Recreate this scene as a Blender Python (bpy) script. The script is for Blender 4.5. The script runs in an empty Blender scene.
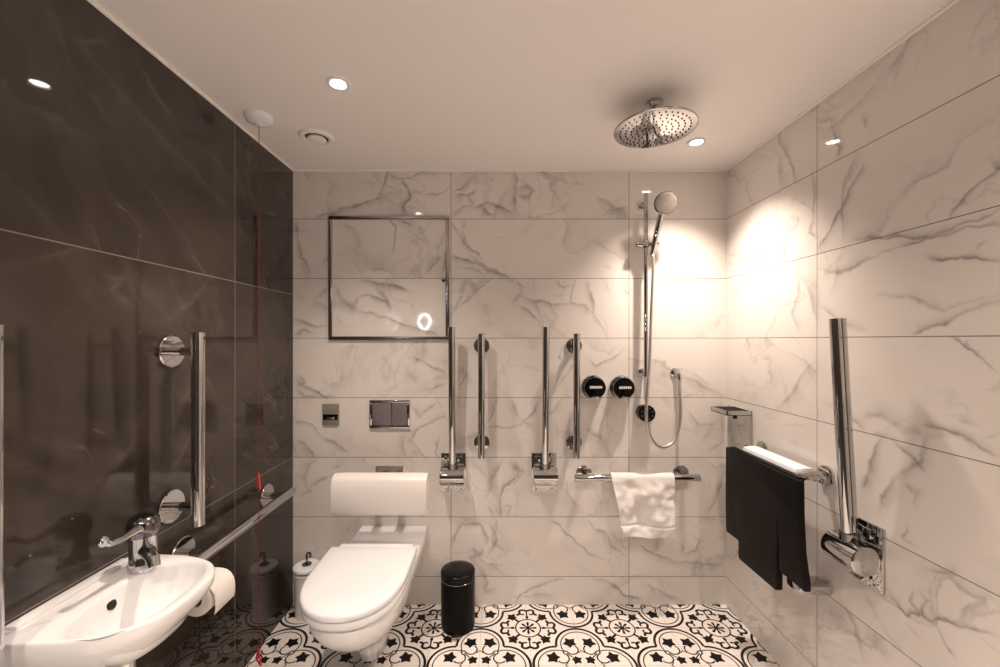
import bpy, bmesh, math, random
import numpy as np
from mathutils import Vector, Matrix, noise
PI = math.pi
R = math.radians
random.seed(7)
SC = bpy.context.scene
COL = SC.collection

# ------------------------------------------------------------------ camera, world, exposure
F = 408.0                      # focal length in pixels of a 1000 px wide frame
D = 2.05                       # distance to the back wall
CH = 1.33                      # camera height
XL, XR, YF, ZC = -1.02, 1.156, -0.70, 2.184   # left / right / front wall, ceiling
cam_data = bpy.data.cameras.new('camera')
cam_data.sensor_fit = 'HORIZONTAL'
cam_data.sensor_width = 36.0
cam_data.lens = 36.0 * F / 1000.0
cam_data.shift_x = 0.004
cam_data.shift_y = 0.0065
cam_data.clip_start = 0.02
cam = bpy.data.objects.new('camera', cam_data)
cam.location = (0, 0, CH)
cam.rotation_euler = (PI / 2, 0, 0)
COL.objects.link(cam)
SC.camera = cam

world = bpy.data.worlds.new('world')
SC.world = world
world.use_nodes = True
world.node_tree.nodes['Background'].inputs[0].default_value = (0.9, 0.75, 0.65, 1)
world.node_tree.nodes['Background'].inputs[1].default_value = 0.02

SC.view_settings.view_transform = 'Standard'
SC.view_settings.look = 'None'
SC.view_settings.exposure = 0.32
SC.view_settings.gamma = 1.0
SC.view_settings.use_curve_mapping = False
SC.cycles.max_bounces = 14
SC.cycles.diffuse_bounces = 8
SC.cycles.glossy_bounces = 8
SC.cycles.sample_clamp_indirect = 6.0

WARM = (1.0, 0.82, 0.69)
# x, y, watts and beam angle of every recessed ceiling spot
SPOTS = [(-0.524, 1.355, 54.0, 114), (0.863, 1.755, 74.0, 106), (0.95, 0.25, 88.0, 120), (-0.10, -0.15, 118.0, 120), (-0.58, -0.40, 80.0, 120)]

# ------------------------------------------------------------------ helpers
def P(x, y, depth):
    """world point seen at photo pixel x, y at that distance from the camera plane"""
    return Vector(((x - 496) / F * depth, depth, CH + (340 - y) / F * depth))

class B:
    def __init__(s):
        s.bm = bmesh.new()
    def box(s, a, b, bev=0.0, seg=2, mi=0):
        a, b = Vector(a), Vector(b)
        c, d = (a + b) / 2, b - a
        g = bmesh.ops.create_cube(s.bm, size=1.0)
        vs = g['verts']
        for v in vs:
            v.co = Vector((v.co.x * abs(d.x), v.co.y * abs(d.y), v.co.z * abs(d.z))) + c
        fs = set(f for v in vs for f in v.link_faces)
        if bev > 0:
            es = list(set(e for v in vs for e in v.link_edges))
            r = bmesh.ops.bevel(s.bm, geom=es, offset=bev, segments=seg, profile=0.5, affect='EDGES')
            fs = set(f for f in r['faces']) | set(f for f in fs if f.is_valid)
        for f in fs:
            f.material_index = mi
        return s
    def loft(s, loops, cap0=True, cap1=True, mi=0, closed=True):
        rows = [[s.bm.verts.new(p) for p in lp] for lp in loops]
        n = len(rows[0])
        for a, b in zip(rows, rows[1:]):
            for i in range(n if closed else n - 1):
                j = (i + 1) % n
                f = s.bm.faces.new((a[i], a[j], b[j], b[i])); f.material_index = mi
        if cap0 and closed:
            f = s.bm.faces.new(list(reversed(rows[0]))); f.material_index = mi
        if cap1 and closed:
            f = s.bm.faces.new(rows[-1]); f.material_index = mi
        return s
    def tube(s, pts, r, seg=20, caps=True, mi=0):
        pts = [Vector(p) for p in pts]
        rs = r if isinstance(r, (list, tuple)) else [r] * len(pts)
        t = (pts[1] - pts[0]).normalized()
        n = t.orthogonal().normalized()
        loops = []
        for i, p in enumerate(pts):
            if i == 0: tt = pts[1] - pts[0]
            elif i == len(pts) - 1: tt = pts[-1] - pts[-2]
            else: tt = (pts[i + 1] - p).normalized() + (p - pts[i - 1]).normalized()
            tt.normalize()
            n = (n - tt * n.dot(tt)).normalized()
            b = tt.cross(n)
            loops.append([p + (n * math.cos(2 * PI * k / seg) + b * math.sin(2 * PI * k / seg)) * rs[i] for k in range(seg)])
        return s.loft(loops, caps, caps, mi)
    def lathe(s, prof, origin=(0, 0, 0), axis=(0, 0, 1), seg=40, mi=0, cap0=True, cap1=True):
        o, ax = Vector(origin), Vector(axis).normalized()
        n = ax.orthogonal().normalized(); b = ax.cross(n)
        loops = [[o + ax * h + (n * math.cos(2 * PI * k / seg) + b * math.sin(2 * PI * k / seg)) * max(r, 1e-4) for k in range(seg)] for r, h in prof]
        return s.loft(loops, cap0, cap1, mi)
    def prism(s, poly, fn, d0, d1, bev=0.0, seg=2, mi=0):
        """poly: 2D points; fn(u, v, d) -> world"""
        m = bmesh.new()
        a = [m.verts.new(fn(u, v, d0)) for u, v in poly]
        b = [m.verts.new(fn(u, v, d1)) for u, v in poly]
        n = len(poly)
        m.faces.new(a); m.faces.new(list(reversed(b)))
        for i in range(n):
            j = (i + 1) % n
            m.faces.new((a[i], b[i], b[j], a[j]))
        bmesh.ops.recalc_face_normals(m, faces=m.faces)
        if bev > 0:
            bmesh.ops.bevel(m, geom=list(m.edges), offset=bev, segments=seg, profile=0.5, affect='EDGES')
        for f in m.faces: f.material_index = mi
        me = bpy.data.meshes.new('tmp'); m.to_mesh(me); m.free()
        s.bm.from_mesh(me); bpy.data.meshes.remove(me)
        return s

def make(name, b, mats, parent=None, smooth=True, angle=35, at=None, recalc=True):
    """link one mesh object; vertices were written in the frame of its thing (or of the world)"""
    if recalc:
        bmesh.ops.recalc_face_normals(b.bm, faces=b.bm.faces)
    me = bpy.data.meshes.new(name)
    if at is not None:
        bmesh.ops.translate(b.bm, verts=b.bm.verts, vec=-Vector(at))
    b.bm.to_mesh(me); b.bm.free()
    for m in (mats if isinstance(mats, (list, tuple)) else [mats]):
        me.materials.append(m)
    if smooth:
        me.shade_smooth()
        me.set_sharp_from_angle(angle=R(angle))
    o = bpy.data.objects.new(name, me)
    COL.objects.link(o)
    if parent is not None:
        o.parent = parent
    elif at is not None:
        o.location = at
    return o

def thing(name, label, cat, loc=(0, 0, 0), rot=(0, 0, 0), group=None):
    o = bpy.data.objects.new(name, None)
    o.empty_display_size = 0.05
    COL.objects.link(o)
    o.location = loc; o.rotation_euler = rot
    o['label'] = label; o['category'] = cat
    if group: o['group'] = group
    return o

def tag(o, label, cat, group=None):
    o['label'] = label; o['category'] = cat
    if group: o['group'] = group
    return o

def struct(o):
    o['kind'] = 'structure'
    return o

def dup(root, label, loc, rot=None, group=None):
    r = root.copy(); COL.objects.link(r)
    r.location = loc
    if rot is not None: r.rotation_euler = rot
    r['label'] = label
    if group: r['group'] = group
    for ch in list(root.children):
        c = ch.copy(); COL.objects.link(c); c.parent = r
        for g in list(ch.children):
            d = g.copy(); COL.objects.link(d); d.parent = c
    return r

# ------------------------------------------------------------------ materials
def mat(name, color, rough=0.5, metal=0.0, **kw):
    m = bpy.data.materials.new(name); m.use_nodes = True
    p = m.node_tree.nodes['Principled BSDF']
    p.inputs['Base Color'].default_value = (*color, 1)
    p.inputs['Roughness'].default_value = rough
    p.inputs['Metallic'].default_value = metal
    for k, v in kw.items():
        p.inputs[k.replace('_', ' ')].default_value = v
    return m

class NT:
    def __init__(s, m):
        s.t = m.node_tree; s.p = s.t.nodes['Principled BSDF']
    def n(s, typ, **kw):
        x = s.t.nodes.new(typ)
        for k, v in kw.items(): setattr(x, k, v)
        return x
    def link(s, a, b): s.t.links.new(a, b)
    def math(s, op, a, b=None, c=None):
        x = s.n('ShaderNodeMath', operation=op)
        for i, v in enumerate((a, b, c)):
            if v is None: continue
            if isinstance(v, (int, float)): x.inputs[i].default_value = v
            else: s.link(v, x.inputs[i])
        return x.outputs[0]
    def maprange(s, v, a, b, c, d, smooth=True):
        x = s.n('ShaderNodeMapRange', interpolation_type='SMOOTHSTEP' if smooth else 'LINEAR')
        s.link(v, x.inputs[0])
        for i, k in enumerate((a, b, c, d)): x.inputs[i + 1].default_value = k
        return x.outputs[0]
    def mix(s, fac, a, b):
        x = s.n('ShaderNodeMix', data_type='RGBA')
        if isinstance(fac, (int, float)): x.inputs[0].default_value = fac
        else: s.link(fac, x.inputs[0])
        for i, v in ((6, a), (7, b)):
            if isinstance(v, tuple): x.inputs[i].default_value = (*v, 1)
            else: s.link(v, x.inputs[i])
        return x.outputs[2]
    def combine(s, a, b, c):
        x = s.n('ShaderNodeCombineXYZ')
        for i, v in enumerate((a, b, c)):
            if isinstance(v, (int, float)): x.inputs[i].default_value = v
            else: s.link(v, x.inputs[i])
        return x.outputs[0]
    def noise(s, vec, scale, detail=4, rough=0.5, dist=0.0):
        x = s.n('ShaderNodeTexNoise')
        s.link(vec, x.inputs['Vector'])
        x.inputs['Scale'].default_value = scale; x.inputs['Detail'].default_value = detail
        x.inputs['Roughness'].default_value = rough; x.inputs['Distortion'].default_value = dist
        return x
    def vadd(s, a, b):
        x = s.n('ShaderNodeVectorMath', operation='ADD'); s.link(a, x.inputs[0])
        if isinstance(b, tuple): x.inputs[1].default_value = b
        else: s.link(b, x.inputs[1])
        return x.outputs[0]
    def vscale(s, a, k):
        x = s.n('ShaderNodeVectorMath', operation='SCALE'); s.link(a, x.inputs[0]); x.inputs['Scale'].default_value = k
        return x.outputs[0]

def tile_frame(t, axis, u0, pu, v0, pv, half):
    """position on the wall, tile id and a joint mask from the world position"""
    g = t.n('ShaderNodeNewGeometry')
    sp = t.n('ShaderNodeSeparateXYZ'); t.link(g.outputs['Position'], sp.inputs[0])
    u, v = sp.outputs[axis], sp.outputs[2]
    fu = t.math('DIVIDE', t.math('SUBTRACT', u, u0), pu)
    fv = t.math('DIVIDE', t.math('SUBTRACT', v, v0), pv)
    iu, iv = t.math('FLOOR', fu), t.math('FLOOR', fv)
    du = t.math('MULTIPLY', t.math('ABSOLUTE', t.math('SUBTRACT', fu, t.math('ROUND', fu))), pu)
    dv = t.math('MULTIPLY', t.math('ABSOLUTE', t.math('SUBTRACT', fv, t.math('ROUND', fv))), pv)
    d = t.math('MINIMUM', du, dv)
    joint = t.maprange(d, half * 0.7, half * 1.3, 1.0, 0.0)
    wn = t.n('ShaderNodeTexWhiteNoise', noise_dimensions='3D')
    t.link(t.combine(iu, iv, float(axis) * 3.7 + 1.3), wn.inputs['Vector'])
    return u, v, wn.outputs['Color'], joint

def marble(name, axis, u0, pu, v0, pv, seed):
    m = mat(name, (0.8, 0.78, 0.75), 0.06)
    t = NT(m)
    u, v, rnd, joint = tile_frame(t, axis, u0, pu, v0, pv, 0.0013)
    # every tile is its own cut of the stone; veins run long and diagonal, some tiles mirrored
    sr = t.n('ShaderNodeSeparateColor'); t.link(rnd, sr.inputs[0])
    sgn = t.math('SUBTRACT', t.math('MULTIPLY', t.math('GREATER_THAN', sr.outputs[0], 0.72), 2.0), 1.0)
    us = t.math('MULTIPLY', u, sgn)
    al = t.math('ADD', t.math('MULTIPLY', us, 0.80), t.math('MULTIPLY', v, 0.60))
    ac = t.math('SUBTRACT', t.math('MULTIPLY', v, 0.80), t.math('MULTIPLY', us, 0.60))
    p0 = t.vadd(t.combine(us, v, 0.0), t.vscale(rnd, 23.0))
    p = t.vadd(t.combine(t.math('MULTIPLY', al, 0.62), t.math('MULTIPLY', ac, 1.25), 0.0), t.vscale(rnd, 23.0))
    p = t.vadd(p, (seed, seed * 0.37, seed * 1.9))
    w1 = t.noise(p0, 2.3, 2, 0.5)
    w2 = t.noise(p0, 8.0, 4, 0.6)
    H = (-0.5, -0.5, -0.5)
    q = t.vadd(p, t.vscale(t.vadd(w1.outputs['Color'], H), 0.55))
    q = t.vadd(q, t.vscale(t.vadd(w2.outputs['Color'], H), 0.13))
    n1 = t.noise(q, 1.15, 2, 0.45)
    a1 = t.math('ABSOLUTE', t.math('SUBTRACT', n1.outputs['Fac'], 0.5))
    thin = t.maprange(a1, 0.0, 0.010, 1.0, 0.0)
    # the soft grey band lies on one side of its dark line
    side = t.math('SUBTRACT', n1.outputs['Fac'], 0.5)
    band = t.math('MULTIPLY', t.maprange(side, -0.004, 0.004, 0.0, 1.0), t.maprange(side, 0.0, 0.085, 1.0, 0.0))
    n2 = t.noise(t.vadd(q, (4.1, 7.7, 2.2)), 2.2, 3, 0.5)
    a2 = t.math('ABSOLUTE', t.math('SUBTRACT', n2.outputs['Fac'], 0.5))
    fine = t.maprange(a2, 0.0, 0.012, 1.0, 0.0)
    msk = t.noise(t.vadd(p0, (9.0, 1.0, 5.0)), 1.7, 2, 0.5)
    m1 = t.maprange(msk.outputs['Fac'], 0.32, 0.54, 0.0, 1.0)
    m2 = t.maprange(msk.outputs['Fac'], 0.40, 0.58, 0.0, 1.0)
    cl = t.noise(p0, 9.0, 5, 0.65)
    cloud = t.maprange(cl.outputs['Fac'], 0.36, 0.64, 0.15, 1.0)
    s1 = t.math('MULTIPLY', t.math('MULTIPLY', t.math('MULTIPLY', thin, m1), cloud), 0.72)
    s2 = t.math('MULTIPLY', t.math('MULTIPLY', t.math('MULTIPLY', band, m1), cloud), 0.62)
    s3 = t.math('MULTIPLY', t.math('MULTIPLY', fine, m2), 0.50)
    at_ = t.n('ShaderNodeAttribute', attribute_name='vein')
    back = t.math('MULTIPLY', t.math('ADD', t.math('ADD', s1, s2), s3), 0.40)
    vein = t.math('MINIMUM', t.math('ADD', back, at_.outputs['Fac']), 0.9)
    c = t.mix(vein, (0.76, 0.72, 0.685), (0.27, 0.25, 0.255))
    c = t.mix(joint, c, (0.13, 0.115, 0.105))
    t.link(c, t.p.inputs['Base Color'])
    t.link(t.maprange(joint, 0, 1, 0.05, 0.7), t.p.inputs['Roughness'])
    t.p.inputs['IOR'].default_value = 1.5
    return m

def slab(name, axis, u0, pu, v0, pv, seed):
    m = mat(name, (0.05, 0.04, 0.035), 0.06)
    t = NT(m)
    u, v, rnd, joint = tile_frame(t, axis, u0, pu, v0, pv, 0.0016)
    # smoky stone: long soft streaks falling towards the back wall
    al = t.math('SUBTRACT', t.math('MULTIPLY', u, 0.55), t.math('MULTIPLY', v, 0.83))
    ac = t.math('ADD', t.math('MULTIPLY', u, 0.83), t.math('MULTIPLY', v, 0.55))
    p0 = t.vadd(t.combine(u, v, seed), t.vscale(rnd, 11.0))
    p = t.vadd(t.combine(t.math('MULTIPLY', al, 0.45), t.math('MULTIPLY', ac, 1.5), seed), t.vscale(rnd, 11.0))
    w = t.noise(p0, 1.5, 3, 0.5)
    q = t.vadd(p, t.vscale(w.outputs['Color'], 0.7))
    n1 = t.noise(p0, 1.9, 5, 0.55)
    base = t.maprange(n1.outputs['Fac'], 0.32, 0.70, 0.0, 1.0)
    n2 = t.noise(q, 3.0, 4, 0.55)
    a2 = t.math('ABSOLUTE', t.math('SUBTRACT', n2.outputs['Fac'], 0.5))
    soft = t.maprange(a2, 0.0, 0.09, 1.0, 0.0)
    thin = t.maprange(a2, 0.0, 0.010, 1.0, 0.0)
    n3 = t.noise(t.vadd(p0, (5.0, 2.0, 7.0)), 2.6, 3, 0.5)
    msk = t.maprange(n3.outputs['Fac'], 0.50, 0.68, 0.0, 1.0)
    c = t.mix(base, (0.027, 0.021, 0.017), (0.052, 0.041, 0.033))
    c = t.mix(t.math('MULTIPLY', soft, 0.22), c, (0.095, 0.076, 0.064))
    c = t.mix(t.math('MULTIPLY', t.math('MULTIPLY', thin, msk), 0.5), c, (0.22, 0.19, 0.165))
    at_ = t.n('ShaderNodeAttribute', attribute_name='vein')
    c = t.mix(t.math('MULTIPLY', at_.outputs['Fac'], 0.42), c, (0.24, 0.205, 0.18))
    c = t.mix(joint, c, (0.20, 0.165, 0.14))
    t.link(c, t.p.inputs['Base Color'])
    t.link(t.maprange(joint, 0, 1, 0.035, 0.6), t.p.inputs['Roughness'])
    return m

ZJ, PV = 1.938, 0.2993
M = {}
M['marble_back'] = marble('marble_back', 0, -0.226, 0.894, ZJ, PV, 1.7)
M['marble_side'] = marble('marble_side', 1, 1.469, 0.894, ZJ, PV, 6.2)
M['slab_left'] = slab('slab_left', 1, 1.594, 0.816, 0.742, 0.816, 2.0)
M['paint'] = mat('ceiling_paint', (0.90, 0.87, 0.85), 0.7)
M['tile_white'] = mat('floor_tile_cream', (0.78, 0.74, 0.70), 0.35)
M['tile_black'] = mat('floor_tile_black', (0.009, 0.007, 0.007), 0.35, Specular_IOR_Level=0.15)
M['grout'] = mat('floor_grout', (0.42, 0.38, 0.35), 0.8)
M['chrome'] = mat('chrome', (0.56, 0.555, 0.55), 0.04, 1.0)
M['steel'] = mat('brushed_steel', (0.50, 0.48, 0.46), 0.25, 1.0)
M['dark_chrome'] = mat('dark_chrome', (0.20, 0.19, 0.20), 0.08, 1.0)
M['flush_grey'] = mat('flush_button_grey', (0.17, 0.15, 0.165), 0.3)
M['hose'] = mat('hose_metal', (0.62, 0.58, 0.54), 0.28, 0.85)
M['frame_steel'] = mat('frame_steel', (0.42, 0.40, 0.38), 0.22, 1.0)
M['spray'] = mat('spray_face_grey', (0.13, 0.115, 0.105), 0.35)
M['front_panel'] = mat('dark_front_wall', (0.03, 0.026, 0.024), 0.4)
M['black_gloss'] = mat('black_gloss', (0.004, 0.004, 0.0042), 0.12, Specular_IOR_Level=0.2)
M['black'] = mat('black_satin', (0.003, 0.003, 0.003), 0.35, Specular_IOR_Level=0.12)
M['rubber'] = mat('black_rubber', (0.004, 0.004, 0.004), 0.6, Specular_IOR_Level=0.15)
M['ceramic'] = mat('white_ceramic', (0.84, 0.845, 0.86), 0.06, Coat_Weight=0.4)
M['plastic'] = mat('white_plastic', (0.82, 0.84, 0.87), 0.25)
M['pad'] = mat('white_pad', (0.88, 0.85, 0.82), 0.35)
M['black_pad'] = mat('black_pad', (0.0055, 0.0042, 0.004), 0.5, Specular_IOR_Level=0.15)
M['paper'] = mat('tissue_paper', (0.84, 0.81, 0.79), 0.9)
M['red'] = mat('red_plastic', (0.60, 0.02, 0.03), 0.4)
M['cord'] = mat('red_cord', (0.13, 0.012, 0.012), 0.8)
M['grey_plate'] = mat('grey_plate', (0.25, 0.23, 0.20), 0.35, 0.1)
M['black_slot'] = mat('black_slot', (0.006, 0.006, 0.006), 0.7)
# towelling
tw = mat('white_towelling', (0.90, 0.87, 0.85), 0.95)
t = NT(tw)
g = t.n('ShaderNodeNewGeometry')
nz = t.noise(g.outputs['Position'], 420, 2, 0.6)
bp = t.n('ShaderNodeBump'); bp.inputs['Strength'].default_value = 0.5; bp.inputs['Distance'].default_value = 0.004
t.link(nz.outputs['Fac'], bp.inputs['Height']); t.link(bp.outputs[0], t.p.inputs['Normal'])
M['towel'] = tw
def emit(name, color, strength):
    m = mat(name, (0.8, 0.8, 0.8), 0.4)
    p = m.node_tree.nodes['Principled BSDF']
    p.inputs['Emission Color'].default_value = (*color, 1); p.inputs['Emission Strength'].default_value = strength
    return m
M['lens'] = emit('lamp_lens', (1.0, 0.88, 0.76), 30.0)
M['ring_glow'] = emit('ring_lamp_glow', (0.92, 0.92, 1.0), 60.0)

# ------------------------------------------------------------------ the stone's own veins
# each drawing: origin x, y and scale, then veins as (half width, strength, points)
V_BACK = [(290, 165, 3.70, [
 (10,.5,[(90,193),(150,180),(230,150),(330,122),(400,105)]),(10,.55,[(330,120),(348,80),(352,45),(365,22)]),(8,.4,[(352,40),(400,50),(440,40),(480,28),(590,28)]),
 (8,.6,[(405,55),(430,95),(440,115),(430,150),(435,185)]),(5,.4,[(440,115),(450,90),(500,100),(540,110),(585,75)]),(12,.45,[(25,205),(30,260),(45,340),(75,410)]),
 (8,.35,[(150,340),(125,370)]),(14,.3,[(190,215),(240,230),(255,300),(240,320),(270,325)]),(5,.6,[(370,205),(390,230),(385,280),(380,330)]),(8,.5,[(400,210),(450,225)]),
 (8,.5,[(580,250),(555,310),(530,370),(510,400)]),(6,.5,[(575,320),(560,400)]),(8,.65,[(265,425),(330,440),(380,445),(440,455)]),(22,.55,[(165,465),(190,500),(230,530),(255,545)]),
 (10,.4,[(255,490),(240,520),(230,545)]),(7,.5,[(250,490),(300,480),(360,505),(370,540)]),(6,.55,[(250,550),(320,555),(380,570),(440,595),(500,610),(560,632)]),(6,.35,[(320,445),(350,480),(375,520)]),
 (5,.35,[(15,480),(50,490)]),(10,.45,[(90,490),(110,510),(140,530)]),(8,.4,[(95,490),(125,470),(150,455)]),(6,.5,[(15,570),(60,585),(110,595),(145,600)]),(7,.45,[(15,635),(50,615),(90,620)])]),
 (450, 165, 3.706, [
 (6,.4,[(100,25),(70,60),(40,90),(12,95)]),(6,.45,[(12,115),(60,110),(100,100)]),(8,.5,[(15,190),(50,150),(90,150),(130,140),(180,160),(230,185)]),(7,.5,[(110,150),(130,180),(160,190)]),
 (5,.4,[(70,110),(80,140),(60,160)]),(8,.5,[(245,25),(240,80),(240,120),(250,185)]),(16,.5,[(240,90),(280,80),(310,100),(300,120),(250,110)]),(6,.45,[(310,22),(350,30),(400,45),(490,75)]),
 (5,.3,[(330,190),(380,175),(440,140)]),(10,.6,[(540,115),(580,140),(600,165),(650,165)]),(6,.3,[(590,150),(650,120)]),(5,.6,[(310,193),(355,196)]),
 (7,.5,[(10,215),(40,250),(60,290),(90,320),(130,350)]),(6,.5,[(60,210),(55,250),(70,290)]),(8,.6,[(10,330),(60,345),(110,365),(160,400),(240,420)]),(6,.4,[(30,370),(90,385),(130,420)]),
 (5,.45,[(80,330),(130,370),(200,410)]),(4,.3,[(195,355),(215,380)]),(6,.5,[(540,275),(590,310),(650,345)]),(12,.2,[(500,295),(540,305)]),(4,.2,[(165,268),(210,268)]),(4,.25,[(570,370),(600,385)]),
 (8,.45,[(60,430),(45,480),(20,530),(8,580)]),(8,.5,[(160,425),(110,460),(70,490),(40,520)]),(6,.4,[(130,430),(100,450)]),(6,.6,[(250,425),(280,450),(265,480),(240,515)]),
 (8,.6,[(265,480),(310,495),(350,500),(380,520),(430,510)]),(8,.5,[(280,480),(340,510)]),(7,.45,[(250,515),(300,540),(330,570),(345,600)]),(5,.4,[(300,490),(340,540),(350,590),(340,640)]),
 (8,.45,[(400,430),(410,450),(440,450)]),(6,.5,[(460,430),(440,480),(440,510),(500,520),(525,545)]),(6,.5,[(505,430),(525,510),(550,580),(575,635)]),(8,.4,[(570,430),(590,480)]),(5,.35,[(380,525),(400,570),(370,620)])]),
 (290, 335, 4.04, [
 (8,.45,[(490,85),(540,110),(590,145),(630,165)]),(8,.5,[(20,175),(60,210),(120,240),(180,255)]),(8,.45,[(15,215),(60,240),(120,255)]),(6,.45,[(40,165),(55,190),(20,200)]),(6,.25,[(130,180),(150,205)]),
 (6,.3,[(510,230),(560,210),(630,205)]),(5,.45,[(15,340),(50,350),(90,375),(100,390)]),(6,.4,[(90,380),(150,430),(240,475)]),(10,.4,[(15,420),(60,440),(90,480),(100,498)]),
 (9,.45,[(590,270),(550,310),(520,330),(500,290)]),(9,.45,[(630,330),(570,350),(510,385),(500,420),(530,470),(555,495)]),(10,.3,[(470,390),(460,440),(465,495)]),(8,.4,[(610,420),(590,470),(600,495)]),
 (9,.45,[(110,505),(70,530),(50,570),(80,620),(20,650)]),(7,.45,[(160,580),(110,590),(70,610)]),(7,.35,[(200,510),(170,545)]),(6,.4,[(30,560),(10,640)])]),
 (450, 335, 4.04, [
 (7,.5,[(470,50),(440,95),(450,100)]),(4,.4,[(560,105),(590,120),(640,100),(690,65)]),(12,.3,[(500,100),(470,160),(430,200),(400,250)]),(6,.4,[(90,140),(60,180),(40,220)]),(7,.4,[(190,265),(170,330),(150,360)]),
 (10,.4,[(255,265),(270,320),(310,350),(340,370)]),(7,.5,[(150,375),(230,375),(290,360),(330,320),(360,270)]),(10,.35,[(20,450),(60,420),(110,400),(150,375)]),(6,.3,[(290,390),(310,400)]),
 (10,.35,[(400,330),(430,300),(450,265)]),(6,.35,[(440,340),(440,440)]),(7,.45,[(230,510),(270,540),(300,555),(250,600)])]),
 (430, 450, 4.167, [
 (7,.6,[(290,35),(270,110),(230,190)]),(9,.5,[(345,50),(375,90),(330,130),(300,160),(290,210),(300,270)]),(5,.5,[(245,235),(265,265)]),(6,.3,[(300,230),(350,235),(330,280)]),(7,.55,[(150,290),(120,330),(95,395)]),
 (14,.4,[(120,300),(210,320),(240,370),(220,430),(180,450)]),(8,.4,[(280,290),(280,370),(240,440)]),(5,.5,[(500,295),(550,330),(620,380),(670,430),(760,460)]),(8,.4,[(650,285),(680,320),(740,350),(760,390),(825,440)]),
 (8,.3,[(740,300),(830,420)]),(8,.4,[(210,500),(240,550),(230,590),(260,570)]),(5,.55,[(560,535),(510,550),(440,570),(370,600),(350,640)]),(5,.3,[(320,620),(440,600),(510,600)]),
 (7,.55,[(680,540),(770,565),(820,600),(870,630)]),(8,.4,[(740,565),(800,580)])]),
 (620, 330, 2.385, [
 (5,.35,[(150,110),(200,140),(250,165)]),(6,.4,[(165,190),(180,230),(215,230),(200,270)]),(8,.4,[(240,180),(240,270),(215,290)]),(6,.5,[(250,330),(230,400),(210,450)]),(6,.35,[(200,455),(245,455)]),
 (4,.4,[(150,500),(150,530),(180,520),(190,500),(165,490)]),(5,.4,[(30,480),(60,520),(120,550),(190,560),(245,560)]),(10,.35,[(100,490),(80,530)]),(5,.3,[(60,600),(90,640)]),(6,.3,[(40,600),(100,630),(150,650)])])]
V_RIGHT = [(810, 0, 1.963, [
 (6,.55,[(15,240),(40,245),(55,290),(52,312)]),(6,.35,[(180,112),(158,135)]),(6,.4,[(108,222),(115,255)]),(6,.4,[(85,320),(70,360),(68,420),(72,465)]),(5,.6,[(103,325),(75,390),(45,450),(22,485)]),
 (6,.6,[(365,325),(330,350),(300,380),(262,425)]),(9,.6,[(350,320),(372,325)]),(6,.55,[(22,535),(60,530),(130,510),(190,485),(260,450),(372,415)]),(6,.5,[(60,500),(30,540)]),(7,.6,[(80,475),(160,470),(250,460),(372,440)]),
 (10,.7,[(240,510),(290,510),(372,515)]),(5,.4,[(330,500),(350,470)]),(5,.35,[(130,580),(200,585),(260,605),(372,590)]),(7,.5,[(200,655),(260,635),(372,600)]),(6,.3,[(15,600),(60,640),(110,655)])]),
 (720, 100, 2.084, [
 (7,.55,[(120,65),(140,110),(160,165)]),(5,.35,[(125,110),(125,170)]),(7,.5,[(185,20),(203,15)]),(8,.4,[(190,155),(200,200),(190,280),(200,290)]),(5,.25,[(150,200),(200,230)]),(6,.4,[(15,320),(60,330),(110,320),(160,325)]),
 (8,.3,[(20,340),(60,345)]),(5,.3,[(25,375),(45,440)]),(7,.4,[(165,340),(165,400),(150,440),(165,480)]),(8,.35,[(160,350),(190,400),(200,460)]),(10,.4,[(203,540),(170,570),(150,610),(120,640)])]),
 (810, 330, 3.51, [
 (7,.55,[(500,25),(550,70),(600,100),(665,140)]),(12,.4,[(560,50),(540,70)]),(6,.5,[(360,15),(400,0)]),(7,.45,[(35,250),(80,260),(130,290),(190,340)]),(14,.4,[(200,320),(250,305),(280,330),(340,365),(400,380)]),
 (9,.6,[(400,345),(480,360),(540,385),(600,420),(660,455)]),(8,.35,[(530,330),(580,350)]),(4,.3,[(600,390),(665,370)]),(12,.55,[(260,370),(230,440),(200,500),(180,560)]),(8,.5,[(300,385),(340,430),(370,470),(400,500)]),
 (12,.5,[(410,390),(390,450),(360,490),(300,540),(260,600),(240,640)]),(8,.4,[(340,550),(380,580),(385,630)])]),
 (810, 480, 3.568, [
 (8,.5,[(400,50),(385,100)]),(10,.45,[(350,170),(330,210),(370,230)]),(12,.5,[(390,300),(440,330),(500,320)]),(18,.45,[(480,330),(540,390),(610,420),(560,460)]),(8,.4,[(610,400),(520,470)]),
 (7,.5,[(370,400),(360,440),(400,470),(420,430),(380,400)]),(8,.55,[(280,410),(330,465),(400,470),(430,500),(540,510),(600,540),(678,550)]),(6,.5,[(450,510),(490,590),(520,630)]),(8,.4,[(340,510),(390,560)]),
 (9,.5,[(130,460),(170,540),(200,640)]),(12,.35,[(190,390),(240,500)]),(10,.3,[(250,520),(330,610)]),(6,.3,[(600,560),(678,620)]),(8,.4,[(10,470),(40,600)]),(6,.3,[(210,560),(280,640)])])]
V_LEFT = [(0, 0, 2.223, [
 (10,.5,[(300,125),(340,190),(385,270)]),(5,.5,[(180,95),(240,90)]),(14,.3,[(175,95),(260,190),(330,270),(400,350),(470,430),(520,470)]),(10,.35,[(440,320),(520,410)]),(16,.3,[(0,180),(40,240),(130,270),(200,300)]),
 (12,.22,[(100,0),(130,70),(180,190),(260,280)]),(16,.3,[(0,380),(60,450),(110,490)])]),
 (0, 230, 2.02, [
 (10,.4,[(210,90),(250,100),(230,120),(270,150)]),(8,.35,[(250,80),(290,150)]),(12,.25,[(0,90),(100,50),(160,40)]),(10,.3,[(430,100),(380,150),(330,200)]),(10,.5,[(385,310),(350,380)]),(12,.4,[(390,400),(340,500)]),(12,.3,[(300,360),(250,460),(180,520)])])]
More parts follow.
